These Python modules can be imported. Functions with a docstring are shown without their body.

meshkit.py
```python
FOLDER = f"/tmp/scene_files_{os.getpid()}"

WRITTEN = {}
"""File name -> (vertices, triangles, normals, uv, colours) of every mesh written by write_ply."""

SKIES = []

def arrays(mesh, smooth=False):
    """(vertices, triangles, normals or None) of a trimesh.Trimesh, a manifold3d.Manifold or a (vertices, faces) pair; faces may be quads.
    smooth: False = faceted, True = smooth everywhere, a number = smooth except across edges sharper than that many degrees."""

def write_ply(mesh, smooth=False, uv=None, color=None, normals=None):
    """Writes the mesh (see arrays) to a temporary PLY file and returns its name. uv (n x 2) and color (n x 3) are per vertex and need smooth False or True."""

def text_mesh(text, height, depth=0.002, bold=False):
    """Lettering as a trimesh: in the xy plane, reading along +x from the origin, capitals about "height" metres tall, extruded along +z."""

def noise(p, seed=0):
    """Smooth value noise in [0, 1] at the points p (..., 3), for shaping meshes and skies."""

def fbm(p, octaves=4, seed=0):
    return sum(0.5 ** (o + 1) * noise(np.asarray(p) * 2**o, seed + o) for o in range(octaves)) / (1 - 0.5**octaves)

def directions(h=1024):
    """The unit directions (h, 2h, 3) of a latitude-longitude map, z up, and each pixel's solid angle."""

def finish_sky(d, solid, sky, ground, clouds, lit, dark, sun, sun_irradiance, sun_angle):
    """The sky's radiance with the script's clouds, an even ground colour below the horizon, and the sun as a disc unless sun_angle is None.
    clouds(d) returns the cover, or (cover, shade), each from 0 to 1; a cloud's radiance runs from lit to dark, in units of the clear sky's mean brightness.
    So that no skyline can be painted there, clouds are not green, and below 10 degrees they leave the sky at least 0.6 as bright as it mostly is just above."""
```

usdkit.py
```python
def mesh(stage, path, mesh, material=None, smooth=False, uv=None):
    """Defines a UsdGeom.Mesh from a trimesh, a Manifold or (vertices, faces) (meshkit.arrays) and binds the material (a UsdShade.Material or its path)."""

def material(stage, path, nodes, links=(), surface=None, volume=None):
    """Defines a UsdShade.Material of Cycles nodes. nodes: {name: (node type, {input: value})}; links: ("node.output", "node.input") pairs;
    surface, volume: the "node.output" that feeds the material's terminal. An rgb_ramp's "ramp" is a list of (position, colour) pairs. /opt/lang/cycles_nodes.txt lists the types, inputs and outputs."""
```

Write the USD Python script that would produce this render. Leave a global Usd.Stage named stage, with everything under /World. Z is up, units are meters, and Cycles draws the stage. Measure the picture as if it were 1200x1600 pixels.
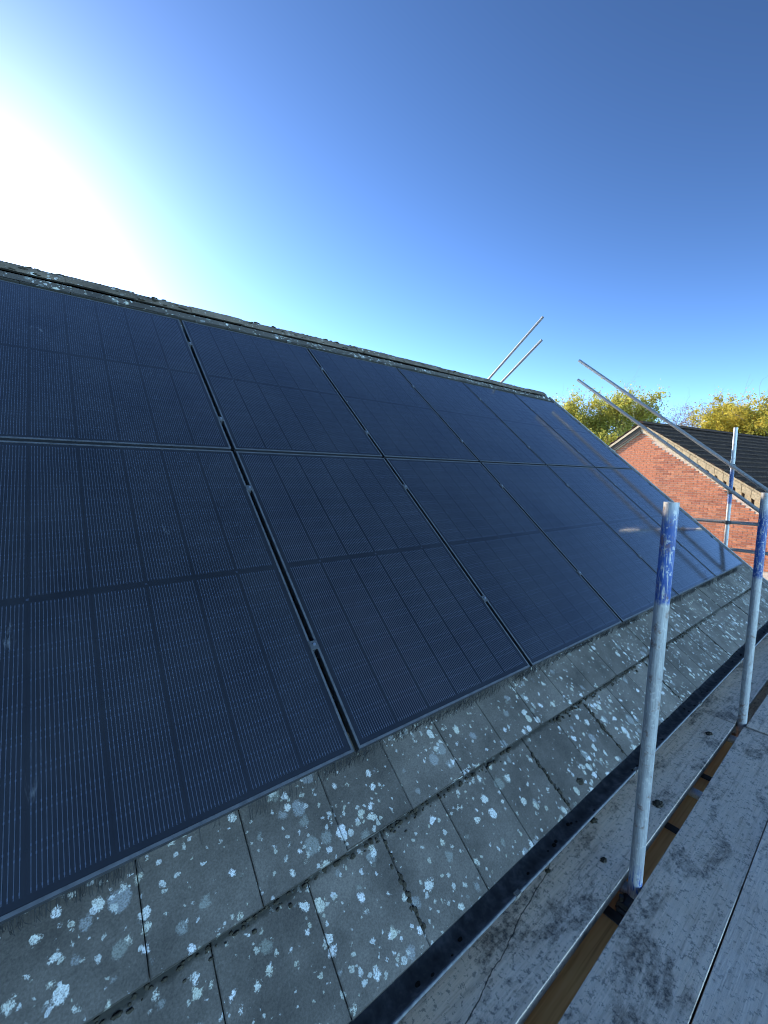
import math, random
import numpy as np, trimesh
from scipy.spatial import ConvexHull
from pxr import Usd, UsdGeom, UsdLux, UsdShade, Gf, Sdf, Vt
import usdkit, meshkit

stage = Usd.Stage.CreateInMemory()
UsdGeom.SetStageUpAxis(stage, "Z")
UsdGeom.Xform.Define(stage, "/World")
UsdGeom.Scope.Define(stage, "/World/Looks")

# ------------------------------------------------------------------ camera
CAM = np.array([-0.827, -2.5027, -0.096])
YAW, PIT, ROL, FPX = math.radians(51.902), math.radians(-5.379), math.radians(0.979), 643.0
fw = np.array([math.cos(PIT) * math.cos(YAW), math.cos(PIT) * math.sin(YAW), math.sin(PIT)])
rt = np.cross(fw, [0, 0, 1]); rt /= np.linalg.norm(rt)
upv = np.cross(rt, fw)
R_ = rt * math.cos(ROL) + upv * math.sin(ROL)
U_ = -rt * math.sin(ROL) + upv * math.cos(ROL)
cam = UsdGeom.Camera.Define(stage, "/World/camera")
cam.CreateHorizontalApertureAttr(36.0); cam.CreateVerticalApertureAttr(48.0)
cam.CreateFocalLengthAttr(36.0 * FPX / 1200)
cam.CreateClippingRangeAttr(Gf.Vec2f(0.02, 20000))
cam.AddTransformOp().Set(Gf.Matrix4d(*R_, 0, *U_, 0, *(-fw), 0, *CAM, 1))
cam.CreateExposureAttr(1.74)

# ------------------------------------------------------------------ sky and sun
SUN = np.array([-0.0898, 0.9028, 0.398]); SUN /= np.linalg.norm(SUN)
EL, ROT = math.asin(SUN[2]), math.atan2(SUN[0], SUN[1])
sky = UsdLux.DomeLight.Define(stage, "/World/sky")
sky_mat = usdkit.material(stage, "/World/Looks/sky", {
    "s": ("sky_texture", {"sky_type": "single_scattering", "sun_disc": False, "sun_elevation": EL, "sun_rotation": ROT,
                          "altitude": 60.0, "air_density": 0.5, "aerosol_density": 0.12, "ozone_density": 1.25}),
    "gm": ("gamma", {"gamma": 1.68}), "h": ("hsv", {"hue": 0.4915, "saturation": 0.96, "value": 0.52}),
    "b": ("background_shader", {"strength": 0.10})},
    [("s.color", "gm.color"), ("gm.color", "h.color"), ("h.color", "b.color")], surface="b.background")
UsdShade.MaterialBindingAPI.Apply(sky.GetPrim()).Bind(sky_mat)
sun = UsdLux.DistantLight.Define(stage, "/World/sun")
sun.CreateNormalizeAttr(True); sun.CreateIntensityAttr(0.8); sun.CreateAngleAttr(0.53); sun.CreateColorAttr(Gf.Vec3f(1, 0.87, 0.70))
sx = np.cross([0, 0, 1], SUN); sx /= np.linalg.norm(sx); sy = np.cross(SUN, sx)
sun.AddTransformOp().Set(Gf.Matrix4d(*sx, 0, *sy, 0, *SUN, 0, 0, 0, 0, 1))

# ------------------------------------------------------------------ helpers
TH = math.radians(40.84)
cT, sT = math.cos(TH), math.sin(TH)
def rw(p):
    """roof coordinates (along the eaves, up the slope, out of the slope) -> world"""
    p = np.asarray(p, float)
    return np.stack([p[..., 0], p[..., 1] * cT - p[..., 2] * sT, p[..., 1] * sT + p[..., 2] * cT], -1)
def ray(x, y):
    return fw + R_ * (x - 600) / FPX - U_ * (y - 800) / FPX
used = {}
def numbered(parent, name):
    k = (parent, name); n = used.get(k, 0); used[k] = n + 1
    return f"{parent}/{name}" if n == 0 else f"{parent}/{name}_{n:03d}"
def path_of(p):
    return "/World" if p is None else (str(p.GetPath()) if hasattr(p, "GetPath") else str(p))
def tag(prim, label=None, cat=None, group=None, kind=None):
    prim = prim.GetPrim() if hasattr(prim, "GetPrim") else prim
    for k, v in (("label", label), ("category", cat), ("group", group), ("kind", kind)):
        if v: prim.SetCustomDataByKey(k, v)
    return prim
def thing(name, label, cat, loc=(0, 0, 0), rx=0, rz=0, group=None, scale=None):
    x = UsdGeom.Xform.Define(stage, numbered("/World", name))
    x.AddTranslateOp().Set(Gf.Vec3d(*map(float, loc)))
    x.AddRotateXYZOp().Set(Gf.Vec3f(math.degrees(rx), 0, math.degrees(rz)))
    if scale is not None: x.AddScaleOp().Set(Gf.Vec3f(*scale))
    return tag(x, label, cat, group)
def obj(name, mesh, mat, parent=None, smooth=False, label=None, kind=None):
    m = usdkit.mesh(stage, numbered(path_of(parent), name), mesh, mat, smooth)
    return tag(m, label=label, kind=kind)
def group(name, parent):
    return UsdGeom.Xform.Define(stage, numbered(path_of(parent), name)).GetPrim()
def copy(src, loc, rx=0, rz=0, label=None, group=None, scale=None, cat=None):
    d = src.GetCustomData()
    r = thing(src.GetName(), label, cat or d.get("category"), loc, rx, rz, group or d.get("group"), scale)
    r.GetReferences().AddInternalReference(src.GetPath()); r.SetInstanceable(True)
    return r
def hull(pts):
    pts = np.asarray(pts, float); h = ConvexHull(pts)
    m = trimesh.Trimesh(pts, h.simplices, process=False)
    c = pts.mean(0); tri = pts[h.simplices]
    nr = np.cross(tri[:, 1] - tri[:, 0], tri[:, 2] - tri[:, 0]); flip = ((tri.mean(1) - c) * nr).sum(1) < 0
    f = h.simplices.copy(); f[flip] = f[flip][:, ::-1]
    return trimesh.Trimesh(pts, f, process=False)
def box(x0, x1, y0, y1, z0, z1):
    v = np.array([[x, y, z] for x in (x0, x1) for y in (y0, y1) for z in (z0, z1)], float)
    f = [[0, 1, 3], [0, 3, 2], [4, 6, 7], [4, 7, 5], [0, 4, 5], [0, 5, 1], [2, 3, 7], [2, 7, 6], [0, 2, 6], [0, 6, 4], [1, 5, 7], [1, 7, 3]]
    return trimesh.Trimesh(v, np.array(f), process=False)
def cbox(x0, x1, y0, y1, z0, z1, c):
    pts = []
    for sx_ in (0, 1):
        for sy_ in (0, 1):
            for sz_ in (0, 1):
                p = [(x0, x1)[sx_], (y0, y1)[sy_], (z0, z1)[sz_]]
                s = [1 - 2 * sx_, 1 - 2 * sy_, 1 - 2 * sz_]
                for k in range(3):
                    q = [p[j] + (0 if j == k else s[j] * c) for j in range(3)]
                    pts.append(q)
    return hull(pts)
def cat(ms):
    ms = [m for m in ms if m is not None]
    v, f, n = [], [], 0
    for m in ms:
        v.append(np.asarray(m.vertices)); f.append(np.asarray(m.faces) + n); n += len(m.vertices)
    return trimesh.Trimesh(np.vstack(v), np.vstack(f), process=False)
def mapm(m, fn):
    return trimesh.Trimesh(fn(np.asarray(m.vertices)), m.faces, process=False)
def frame_of(a, b):
    d = np.asarray(b, float) - a; L = np.linalg.norm(d); d = d / L
    s = np.cross(d, [0, 0, 1]) if abs(d[2]) < .95 else np.cross(d, [1, 0, 0])
    s /= np.linalg.norm(s); return d, s, np.cross(s, d), L
def tube(a, b, r, n=20, hollow=True, wall=.004):
    """a steel tube with an open, thick-walled end"""
    a = np.asarray(a, float); d, s, t, L = frame_of(a, b)
    prof = [(0, r - .0006), (.0006, r), (L - .0006, r), (L, r - .0006)]
    if hollow: prof += [(L, r - wall), (L - .25, r - wall), (.25, r - wall), (0, r - wall)]
    ang = np.arange(n) * 2 * np.pi / n
    rings = np.array([[a + d * h + rr * (np.cos(q) * s + np.sin(q) * t) for q in ang] for h, rr in prof])
    k = len(prof); f = []
    for i in range(k if hollow else k - 1):
        j = (i + 1) % k
        for q in range(n):
            q2 = (q + 1) % n
            A, B, Cc, D = i * n + q, i * n + q2, j * n + q2, j * n + q
            f += [[A, B, Cc], [A, Cc, D]]
    v = rings.reshape(-1, 3)
    if not hollow:
        v = np.vstack([v, a, a + d * L]); ia, ib = len(v) - 2, len(v) - 1
        for q in range(n):
            f += [[ia, (q + 1) % n, q], [ib, (k - 1) * n + q, (k - 1) * n + (q + 1) % n]]
    m = trimesh.Trimesh(v, np.array(f), process=False)
    c = v.mean(0)
    return m if m.volume > 0 else trimesh.Trimesh(v, np.array(f)[:, ::-1], process=False)
def limb(pts, rad, sides=5):
    pts = np.asarray(pts, float); n = len(pts)
    t = np.gradient(pts, axis=0); t /= np.linalg.norm(t, axis=1, keepdims=True) + 1e-9
    a = np.cross(t, np.where(np.abs(t[:, 2:]) < .9, [0, 0, 1.], [1., 0, 0])); a /= np.linalg.norm(a, axis=1, keepdims=True) + 1e-9
    b = np.cross(t, a); ang = np.arange(sides) * 2 * np.pi / sides
    v = pts[:, None] + np.asarray(rad)[:, None, None] * (np.cos(ang)[None, :, None] * a[:, None] + np.sin(ang)[None, :, None] * b[:, None])
    i, j = np.meshgrid(np.arange(n - 1), np.arange(sides), indexing="ij")
    q = np.stack([i * sides + j, i * sides + (j + 1) % sides, (i + 1) * sides + (j + 1) % sides, (i + 1) * sides + j], -1).reshape(-1, 4)
    return trimesh.Trimesh(v.reshape(-1, 3), np.vstack([q[:, [0, 1, 2]], q[:, [0, 2, 3]]]), process=False)
def lump(center, size, seed, sub=2, rough=.35):
    m = trimesh.creation.icosphere(sub, 1.0); v = np.asarray(m.vertices)
    k = 1 + rough * (meshkit.fbm(v * 1.7 + seed * 7.3, 3, seed) - .5) * 2
    return trimesh.Trimesh(v * k[:, None] * np.asarray(size) + center, m.faces, process=False)

# ------------------------------------------------------------------ materials
def M(name, nodes, links, surface="p.BSDF"):
    return usdkit.material(stage, f"/World/Looks/{name}", nodes, links, surface=surface)
def plain(name, col, rough=.5, metal=0., spec=.5, noise=0, scale=8, bump=0, bdist=.002, dark=.6, rnd=0.0):
    n = {"p": ("principled_bsdf", {"base_color": col, "roughness": rough, "metallic": metal, "specular_ior_level": spec})}; l = []
    if noise or bump or rnd:
        n["g"] = ("geometry", {}); n["n"] = ("noise_texture", {"scale": scale, "detail": 5.0, "roughness": .6}); l.append(("g.position", "n.vector"))
    if noise:
        n["r"] = ("rgb_ramp", {"ramp": [(.3, tuple(c * dark for c in col)), (.5, col), (.72, tuple(min(1, c * (1 + noise)) for c in col))]})
        l += [("n.fac", "r.fac")]
        if not rnd: l += [("r.color", "p.base_color")]
    if rnd:
        n["oi"] = ("object_info", {}); n["mr"] = ("map_range", {"from_min": 0., "from_max": 1., "to_min": 1 - rnd, "to_max": 1 + rnd})
        n["hv"] = ("hsv", {"color": col}); l += [("oi.random", "mr.value"), ("mr.result", "hv.value"), ("hv.color", "p.base_color")]
        if noise: l += [("r.color", "hv.color")]
    if bump:
        n["b"] = ("bump", {"strength": bump, "distance": bdist}); l += [("n.fac", "b.height"), ("b.normal", "p.normal")]
    return M(name, n, l)

def lichen_tile(name, base, amount=1.0, verdigris=(.33, .36, .36)):
    """weathered concrete: dark grey, grain, algae, two sizes of crusty pale lichen rosettes"""
    n = {"g": ("geometry", {}), "oi": ("object_info", {}),
         "p": ("principled_bsdf", {"roughness": .88, "specular_ior_level": .25}),
         "n1": ("noise_texture", {"scale": 5.0, "detail": 6.0, "roughness": .65}),
         "n2": ("noise_texture", {"scale": 180.0, "detail": 4.0, "roughness": .7}),
         "base": ("rgb_ramp", {"ramp": [(.25, tuple(c * .52 for c in base)), (.5, base), (.75, tuple(c * 1.5 for c in base))]}),
         "mr": ("map_range", {"from_min": 0., "from_max": 1., "to_min": .8, "to_max": 1.18}),
         "hv": ("hsv", {}),
         "gr": ("map_range", {"from_min": .3, "from_max": .7, "to_min": .68, "to_max": 1.3}),
         "hv2": ("hsv", {}),
         "wn": ("noise_texture", {"scale": 38.0, "detail": 3.0, "roughness": .6}),
         "wv": ("vector_math", {"math_type": "multiply_add", "vector2": (.030, .030, .030)}),
         "cl": ("noise_texture", {"scale": 3.1, "detail": 2.0}),
         "clm": ("map_range", {"from_min": .36, "from_max": .62, "to_min": .46, "to_max": 1.05, "clamp": True}),
         "crumb": ("noise_texture", {"scale": 260.0, "detail": 3.0, "roughness": .7}),
         "crm": ("map_range", {"from_min": .33, "from_max": .58, "to_min": .15, "to_max": 1.0, "clamp": True})}
    l = [("g.position", "n1.vector"), ("g.position", "n2.vector"), ("n1.fac", "base.fac"), ("base.color", "hv.color"), ("oi.random", "mr.value"), ("mr.result", "hv.value"),
         ("n2.fac", "gr.value"), ("hv.color", "hv2.color"), ("gr.result", "hv2.value"),
         ("g.position", "wn.vector"), ("wn.color", "wv.vector1"), ("g.position", "wv.vector3"), ("g.position", "cl.vector"), ("cl.fac", "clm.value"),
         ("g.position", "crumb.vector"), ("crumb.fac", "crm.value")]
    prev = "hv2.color"
    for i, (sc, lo, hi, rmax, col, op) in enumerate([(15.0, .15, .95, .46, (.40, .42, .42), .50), (22.0, .22, .97, .47, (.74, .73, .70), .92), (44.0, .20, 1.0, .46, (.60, .60, .57), .8)]):
        k = f"v{i}"
        n[k] = ("voronoi_texture", {"scale": sc * 1.0, "randomness": 1.0}); l.append(("wv.value" if False else "wv.vector", f"{k}.vector"))
        n[k + "s"] = ("separate_color", {}); l.append((f"{k}.color", f"{k}s.color"))
        n[k + "r"] = ("map_range", {"from_min": lo, "from_max": hi, "to_min": 0.0, "to_max": rmax * amount, "clamp": True}); l.append((f"{k}s.r", f"{k}r.value"))
        n[k + "m"] = ("math", {"math_type": "multiply"}); l += [(f"{k}r.result", f"{k}m.value1"), ("clm.result", f"{k}m.value2")]
        n[k + "e"] = ("math", {"math_type": "multiply_add", "value2": .34 if i else .22}); l += [("crumb.fac", f"{k}e.value1"), (f"{k}m.value", f"{k}e.value3")]
        n[k + "g"] = ("math", {"math_type": "subtract", "value2": .17 if i else .11}); l.append((f"{k}e.value", f"{k}g.value1"))
        n[k + "d"] = ("math", {"math_type": "subtract"}); l += [(f"{k}g.value", f"{k}d.value1"), (f"{k}.distance", f"{k}d.value2")]
        n[k + "z"] = ("math", {"math_type": "greater_than", "value2": .10}); l.append((f"{k}m.value", f"{k}z.value1"))
        n[k + "t"] = ("map_range", {"from_min": 0.0, "from_max": .10, "to_min": 0.0, "to_max": op, "clamp": True}); l.append((f"{k}d.value", f"{k}t.value"))
        n[k + "c"] = ("math", {"math_type": "multiply"}); n[k + "y"] = ("math", {"math_type": "multiply"}); l += [(f"{k}t.result", f"{k}y.value1"), (f"{k}z.value", f"{k}y.value2"), (f"{k}y.value", f"{k}c.value1"), ("crm.result", f"{k}c.value2")]
        n[k + "q"] = ("mix_color", {"a": col, "b": (col[0] * .74, col[1] * .74, col[2] * .60)}); l += [(f"{k}s.g", f"{k}q.fac"), (f"{k}q.result", f"{k}x.b")]
        n[k + "x"] = ("mix_color", {}); l += [(f"{k}c.value", f"{k}x.fac"), (prev, f"{k}x.a")]
        prev = f"{k}x.result"
    n["b"] = ("bump", {"strength": .5, "distance": .002}); l += [("n2.fac", "b.height"), ("b.normal", "p.normal")]
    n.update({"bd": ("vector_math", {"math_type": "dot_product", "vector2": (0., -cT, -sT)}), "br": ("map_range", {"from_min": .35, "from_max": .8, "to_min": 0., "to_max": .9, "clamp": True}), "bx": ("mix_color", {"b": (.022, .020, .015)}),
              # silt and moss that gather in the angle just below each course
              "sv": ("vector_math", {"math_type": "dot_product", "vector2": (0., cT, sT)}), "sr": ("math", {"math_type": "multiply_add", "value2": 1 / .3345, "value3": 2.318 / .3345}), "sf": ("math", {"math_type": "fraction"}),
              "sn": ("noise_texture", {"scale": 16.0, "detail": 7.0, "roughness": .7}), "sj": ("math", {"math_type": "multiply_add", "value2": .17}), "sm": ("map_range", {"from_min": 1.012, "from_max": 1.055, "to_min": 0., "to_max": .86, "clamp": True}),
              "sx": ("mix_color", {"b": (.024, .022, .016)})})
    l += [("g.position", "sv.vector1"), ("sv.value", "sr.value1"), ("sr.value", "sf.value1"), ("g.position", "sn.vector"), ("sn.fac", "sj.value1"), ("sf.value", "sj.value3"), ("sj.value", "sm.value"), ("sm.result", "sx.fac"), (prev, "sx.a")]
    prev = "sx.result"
    n.update({})
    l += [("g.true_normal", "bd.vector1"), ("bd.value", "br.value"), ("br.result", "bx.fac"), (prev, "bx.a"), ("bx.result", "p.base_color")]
    return M(name, n, l)

def board_mat(name, tone=1.0, dirt=1.0, tint=(1, 1, 1), crack=False):
    """bleached scaffold board: pale grey, long grain, dust, dark damp patches, black mould flecks"""
    t = lambda r, g, b: (r * tone * tint[0], g * tone * tint[1], b * tone * tint[2])
    n = {"g": ("geometry", {}), "oi": ("object_info", {}), "of": ("vector_math", {"math_type": "multiply_add", "vector2": (7.3, 3.1, 1.7)}),
         "p": ("principled_bsdf", {"roughness": .85, "specular_ior_level": .2}),
         "mp": ("mapping", {"scale": (3.0, 55.0, 55.0)}), "gn": ("noise_texture", {"scale": 1.0, "detail": 6.0, "roughness": .65, "distortion": .25}),
         "mp2": ("mapping", {"scale": (10.0, 260.0, 260.0)}), "gn2": ("noise_texture", {"scale": 1.0, "detail": 4.0, "roughness": .7}),
         "base": ("rgb_ramp", {"ramp": [(.30, t(.42, .31, .215)), (.44, t(.74, .555, .39)), (.62, t(.81, .63, .455))]}),
         "du": ("noise_texture", {"scale": 9.0, "detail": 7.0, "roughness": .7}),
         "dus": ("map_range", {"from_min": .42, "from_max": .66, "to_min": 0., "to_max": .6, "clamp": True}),
         "mxd": ("mix_color", {"b": t(.81, .65, .49)}),
         "mp3": ("mapping", {"scale": (3.4, 6.8, 6.8), "location": (1.3, 4.7, 0)}), "st": ("noise_texture", {"scale": 1.0, "detail": 9.0, "roughness": .72, "distortion": .25}),
         "sts": ("map_range", {"from_min": .52, "from_max": .60, "to_min": 0., "to_max": .88 * dirt, "clamp": True}),
         "fl": ("noise_texture", {"scale": 60.0, "detail": 5.0, "roughness": .75}),
         "flm": ("map_range", {"from_min": .55, "from_max": .60, "to_min": 0., "to_max": .6 * dirt, "clamp": True}),
         "brk": ("map_range", {"from_min": .38, "from_max": .6, "to_min": .35, "to_max": 1., "clamp": True}),
         "stm": ("math", {"math_type": "multiply"}),
         "mxs": ("mix_color", {"b": (.095, .075, .058)}), "mxf": ("mix_color", {"b": (.10, .095, .09)}),
         "gs": ("map_range", {"from_min": .3, "from_max": .7, "to_min": .82, "to_max": 1.12}), "hv": ("hsv", {}),
         "mpk": ("mapping", {"scale": (2.1, 6.0, 6.0)}), "kv": ("voronoi_texture", {"scale": 1.0}), "ks": ("separate_color", {}), "kr": ("math", {"math_type": "greater_than", "value2": .55}),
         "kd": ("map_range", {"from_min": .05, "from_max": .12, "to_min": .75, "to_max": 0., "clamp": True}), "kf": ("math", {"math_type": "multiply"}), "mxk": ("mix_color", {"b": t(.24, .17, .115)}),
         "b": ("bump", {"strength": .55, "distance": .003}), "ad": ("math", {"math_type": "add"})}
    l = [("g.position", "of.vector3"), ("oi.random", "of.vector1")]
    last = "mxf.result"
    if crack:                                     # one long split that wanders across the board
        n.update({"sx": ("separate_xyz", {}), "cy": ("math", {"math_type": "multiply_add", "value2": -.178}), "cn": ("noise_texture", {"scale": 9.0, "detail": 5.0, "roughness": .65}),
                  "cw": ("math", {"math_type": "multiply_add", "value2": .034}), "ca": ("math", {"math_type": "add", "value2": 1.836 - .017}), "cb": ("math", {"math_type": "absolute"}),
                  "cm": ("map_range", {"from_min": .0008, "from_max": .0024, "to_min": .88, "to_max": 0., "clamp": True}), "mxc": ("mix_color", {"b": (.03, .025, .02)})})
        l += [("g.position", "sx.vector"), ("sx.x", "cy.value1"), ("sx.y", "cy.value3"), ("g.position", "cn.vector"), ("cn.fac", "cw.value1"), ("cy.value", "cw.value3"), ("cw.value", "ca.value1"),
              ("ca.value", "cb.value1"), ("cb.value", "cm.value"), ("cm.result", "mxc.fac"), ("mxf.result", "mxc.a")]
        last = "mxc.result"
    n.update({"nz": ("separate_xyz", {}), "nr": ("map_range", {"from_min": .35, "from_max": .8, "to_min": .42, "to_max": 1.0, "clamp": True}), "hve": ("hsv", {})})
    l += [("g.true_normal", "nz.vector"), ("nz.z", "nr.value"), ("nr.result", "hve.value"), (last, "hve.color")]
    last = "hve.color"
    for a in ("mp", "mp2", "mp3"): l.append(("of.vector", a + ".vector"))
    for a in ("du", "fl"): l.append(("of.vector", a + ".vector"))
    l += [("mp.vector", "gn.vector"), ("mp2.vector", "gn2.vector"), ("mp3.vector", "st.vector"), ("gn.fac", "base.fac"), ("du.fac", "dus.value"), ("of.vector", "mpk.vector"), ("mpk.vector", "kv.vector"), ("kv.color", "ks.color"), ("ks.r", "kr.value1"), ("kv.distance", "kd.value"), ("kd.result", "kf.value1"), ("kr.value", "kf.value2"), ("kf.value", "mxk.fac"), ("base.color", "mxk.a"), ("dus.result", "mxd.fac"), ("mxk.result", "mxd.a"),
          ("gn2.fac", "gs.value"), ("gs.result", "hv.value"), ("mxd.result", "hv.color"),
          ("st.fac", "sts.value"), ("fl.fac", "brk.value"), ("sts.result", "stm.value1"), ("brk.result", "stm.value2"), ("stm.value", "mxs.fac"), ("hv.color", "mxs.a"),
          ("fl.fac", "flm.value"), ("flm.result", "mxf.fac"), ("mxs.result", "mxf.a"), (last, "p.base_color"),
          ("gn.fac", "ad.value1"), ("gn2.fac", "ad.value2"), ("ad.value", "b.height"), ("b.normal", "p.normal")]
    return M(name, n, l)

def pole_mat(name, bands, k=1.0):
    """dull galvanised tube; worn blue paint between the heights in bands"""
    n = {"g": ("geometry", {}), "p": ("principled_bsdf", {"specular_ior_level": .5}), "z": ("separate_xyz", {}),
         "n1": ("noise_texture", {"scale": 30.0, "detail": 5.0, "roughness": .7}), "mp": ("mapping", {"scale": (200., 200., 17.)}),
         "n2": ("noise_texture", {"scale": 1.0, "detail": 6.0, "roughness": .72}), "n3": ("noise_texture", {"scale": 7.0, "detail": 3.0}),
         "galv": ("rgb_ramp", {"ramp": [(.3, (.30 * k, .30 * k, .295 * k)), (.5, (.46 * k, .455 * k, .44 * k)), (.72, (.62 * k, .61 * k, .58 * k))]}),
         "rr": ("map_range", {"from_min": .3, "from_max": .7, "to_min": .38, "to_max": .62}),
         "blue": ("rgb_ramp", {"ramp": [(.3, (.008, .036, .16)), (.6, (.016, .072, .26)), (.8, (.05, .12, .33))]}),
         "zj": ("math", {"math_type": "multiply_add", "value2": .06}), "mx": ("mix_color", {}), "met": ("map_range", {"from_min": 0., "from_max": 1., "to_min": .55, "to_max": 0.}),
         "n4": ("noise_texture", {"scale": 75.0, "detail": 4.0, "roughness": .6}), "spm": ("map_range", {"from_min": .58, "from_max": .63, "to_min": 0., "to_max": .75, "clamp": True}), "sp": ("mix_color", {"b": (.52, .50, .46)}),
         "n5": ("noise_texture", {"scale": 23.0, "detail": 8.0, "roughness": .75}), "rum": ("map_range", {"from_min": .56, "from_max": .64, "to_min": 0., "to_max": .7, "clamp": True}), "ru": ("mix_color", {"b": (.16, .075, .035)}),
         "b": ("bump", {"strength": .25, "distance": .001})}
    l = [("g.position", "z.vector"), ("g.position", "n1.vector"), ("g.position", "mp.vector"), ("mp.vector", "n2.vector"), ("g.position", "n3.vector"), ("n2.fac", "galv.fac"),
         ("n1.fac", "rr.value"), ("rr.result", "p.roughness"), ("n3.fac", "blue.fac"), ("n1.fac", "zj.value1"), ("z.z", "zj.value3"),
         ("galv.color", "mx.a"), ("blue.color", "mx.b"), ("mx.result", "sp.a"), ("n4.fac", "spm.value"), ("spm.result", "sp.fac"), ("g.position", "n4.vector"), ("sp.result", "ru.a"), ("g.position", "n5.vector"), ("n5.fac", "rum.value"), ("rum.result", "ru.fac"), ("ru.result", "p.base_color"), ("met.result", "p.metallic"), ("n2.fac", "b.height"), ("b.normal", "p.normal")]
    last = None
    for i, (z0, z1, wear) in enumerate(bands):
        n[f"lo{i}"] = ("map_range", {"range_type": "smoothstep", "from_min": z0 + .02, "from_max": z0 + .045, "to_min": 0., "to_max": 1.})
        n[f"hi{i}"] = ("map_range", {"range_type": "smoothstep", "from_min": z1 - .05, "from_max": z1 + .06, "to_min": 1., "to_max": 0.})
        n[f"w{i}"] = ("map_range", {"from_min": wear, "from_max": wear + .035, "to_min": 1., "to_max": 0., "clamp": True})
        n[f"a{i}"] = ("math", {"math_type": "multiply"}); n[f"c{i}"] = ("math", {"math_type": "multiply"})
        l += [("zj.value", f"lo{i}.value"), ("zj.value", f"hi{i}.value"), ("n2.fac", f"w{i}.value"), (f"lo{i}.result", f"a{i}.value1"), (f"hi{i}.result", f"a{i}.value2"),
              (f"a{i}.value", f"c{i}.value1"), (f"w{i}.result", f"c{i}.value2")]
        if last is None: last = f"c{i}.value"
        else:
            n[f"m{i}"] = ("math", {"math_type": "maximum"}); l += [(last, f"m{i}.value1"), (f"c{i}.value", f"m{i}.value2")]; last = f"m{i}.value"
    if last: l += [(last, "mx.fac"), (last, "met.value")]
    else: n["mx"][1]["fac"] = 0.0; n["met"][1]["value"] = 0.0
    return M(name, n, l)

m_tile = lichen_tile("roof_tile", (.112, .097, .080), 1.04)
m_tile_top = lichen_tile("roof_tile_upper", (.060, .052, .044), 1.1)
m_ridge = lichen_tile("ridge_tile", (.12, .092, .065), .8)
m_mortar = plain("mortar", (.36, .35, .33), .9, noise=.3, scale=30, bump=.4)
m_moss = plain("moss", (.040, .034, .024), .95, noise=.9, scale=120, bump=.6, spec=.1)
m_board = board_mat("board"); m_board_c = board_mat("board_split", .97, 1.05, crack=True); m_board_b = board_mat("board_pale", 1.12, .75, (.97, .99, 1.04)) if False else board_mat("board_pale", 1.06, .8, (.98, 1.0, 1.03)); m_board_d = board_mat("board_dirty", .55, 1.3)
m_fresh = M("fresh_timber", {"g": ("geometry", {}), "mp": ("mapping", {"scale": (2.2, 60., 60.)}), "n": ("noise_texture", {"scale": 1., "detail": 5., "roughness": .6, "distortion": .4}),
    "r": ("rgb_ramp", {"ramp": [(.3, (.52, .25, .075)), (.5, (.74, .40, .14)), (.7, (.80, .48, .20))]}), "p": ("principled_bsdf", {"roughness": .7})},
    [("g.position", "mp.vector"), ("mp.vector", "n.vector"), ("n.fac", "r.fac"), ("r.color", "p.base_color")])
m_gutter = plain("gutter_plastic", (.17, .15, .125), .7, noise=.9, scale=25, bump=.2, spec=.15)
m_rim = plain("gutter_rim", (.11, .115, .12), .55, noise=.5, scale=40)
m_black = plain("black_steel", (.025, .025, .027), .55, noise=.5, scale=40)
m_fascia = plain("fascia", (.30, .27, .24), .6, noise=.2, scale=8)
m_brick_own = plain("brick_wall", (.34, .12, .07), .9, noise=.3, scale=20)

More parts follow.
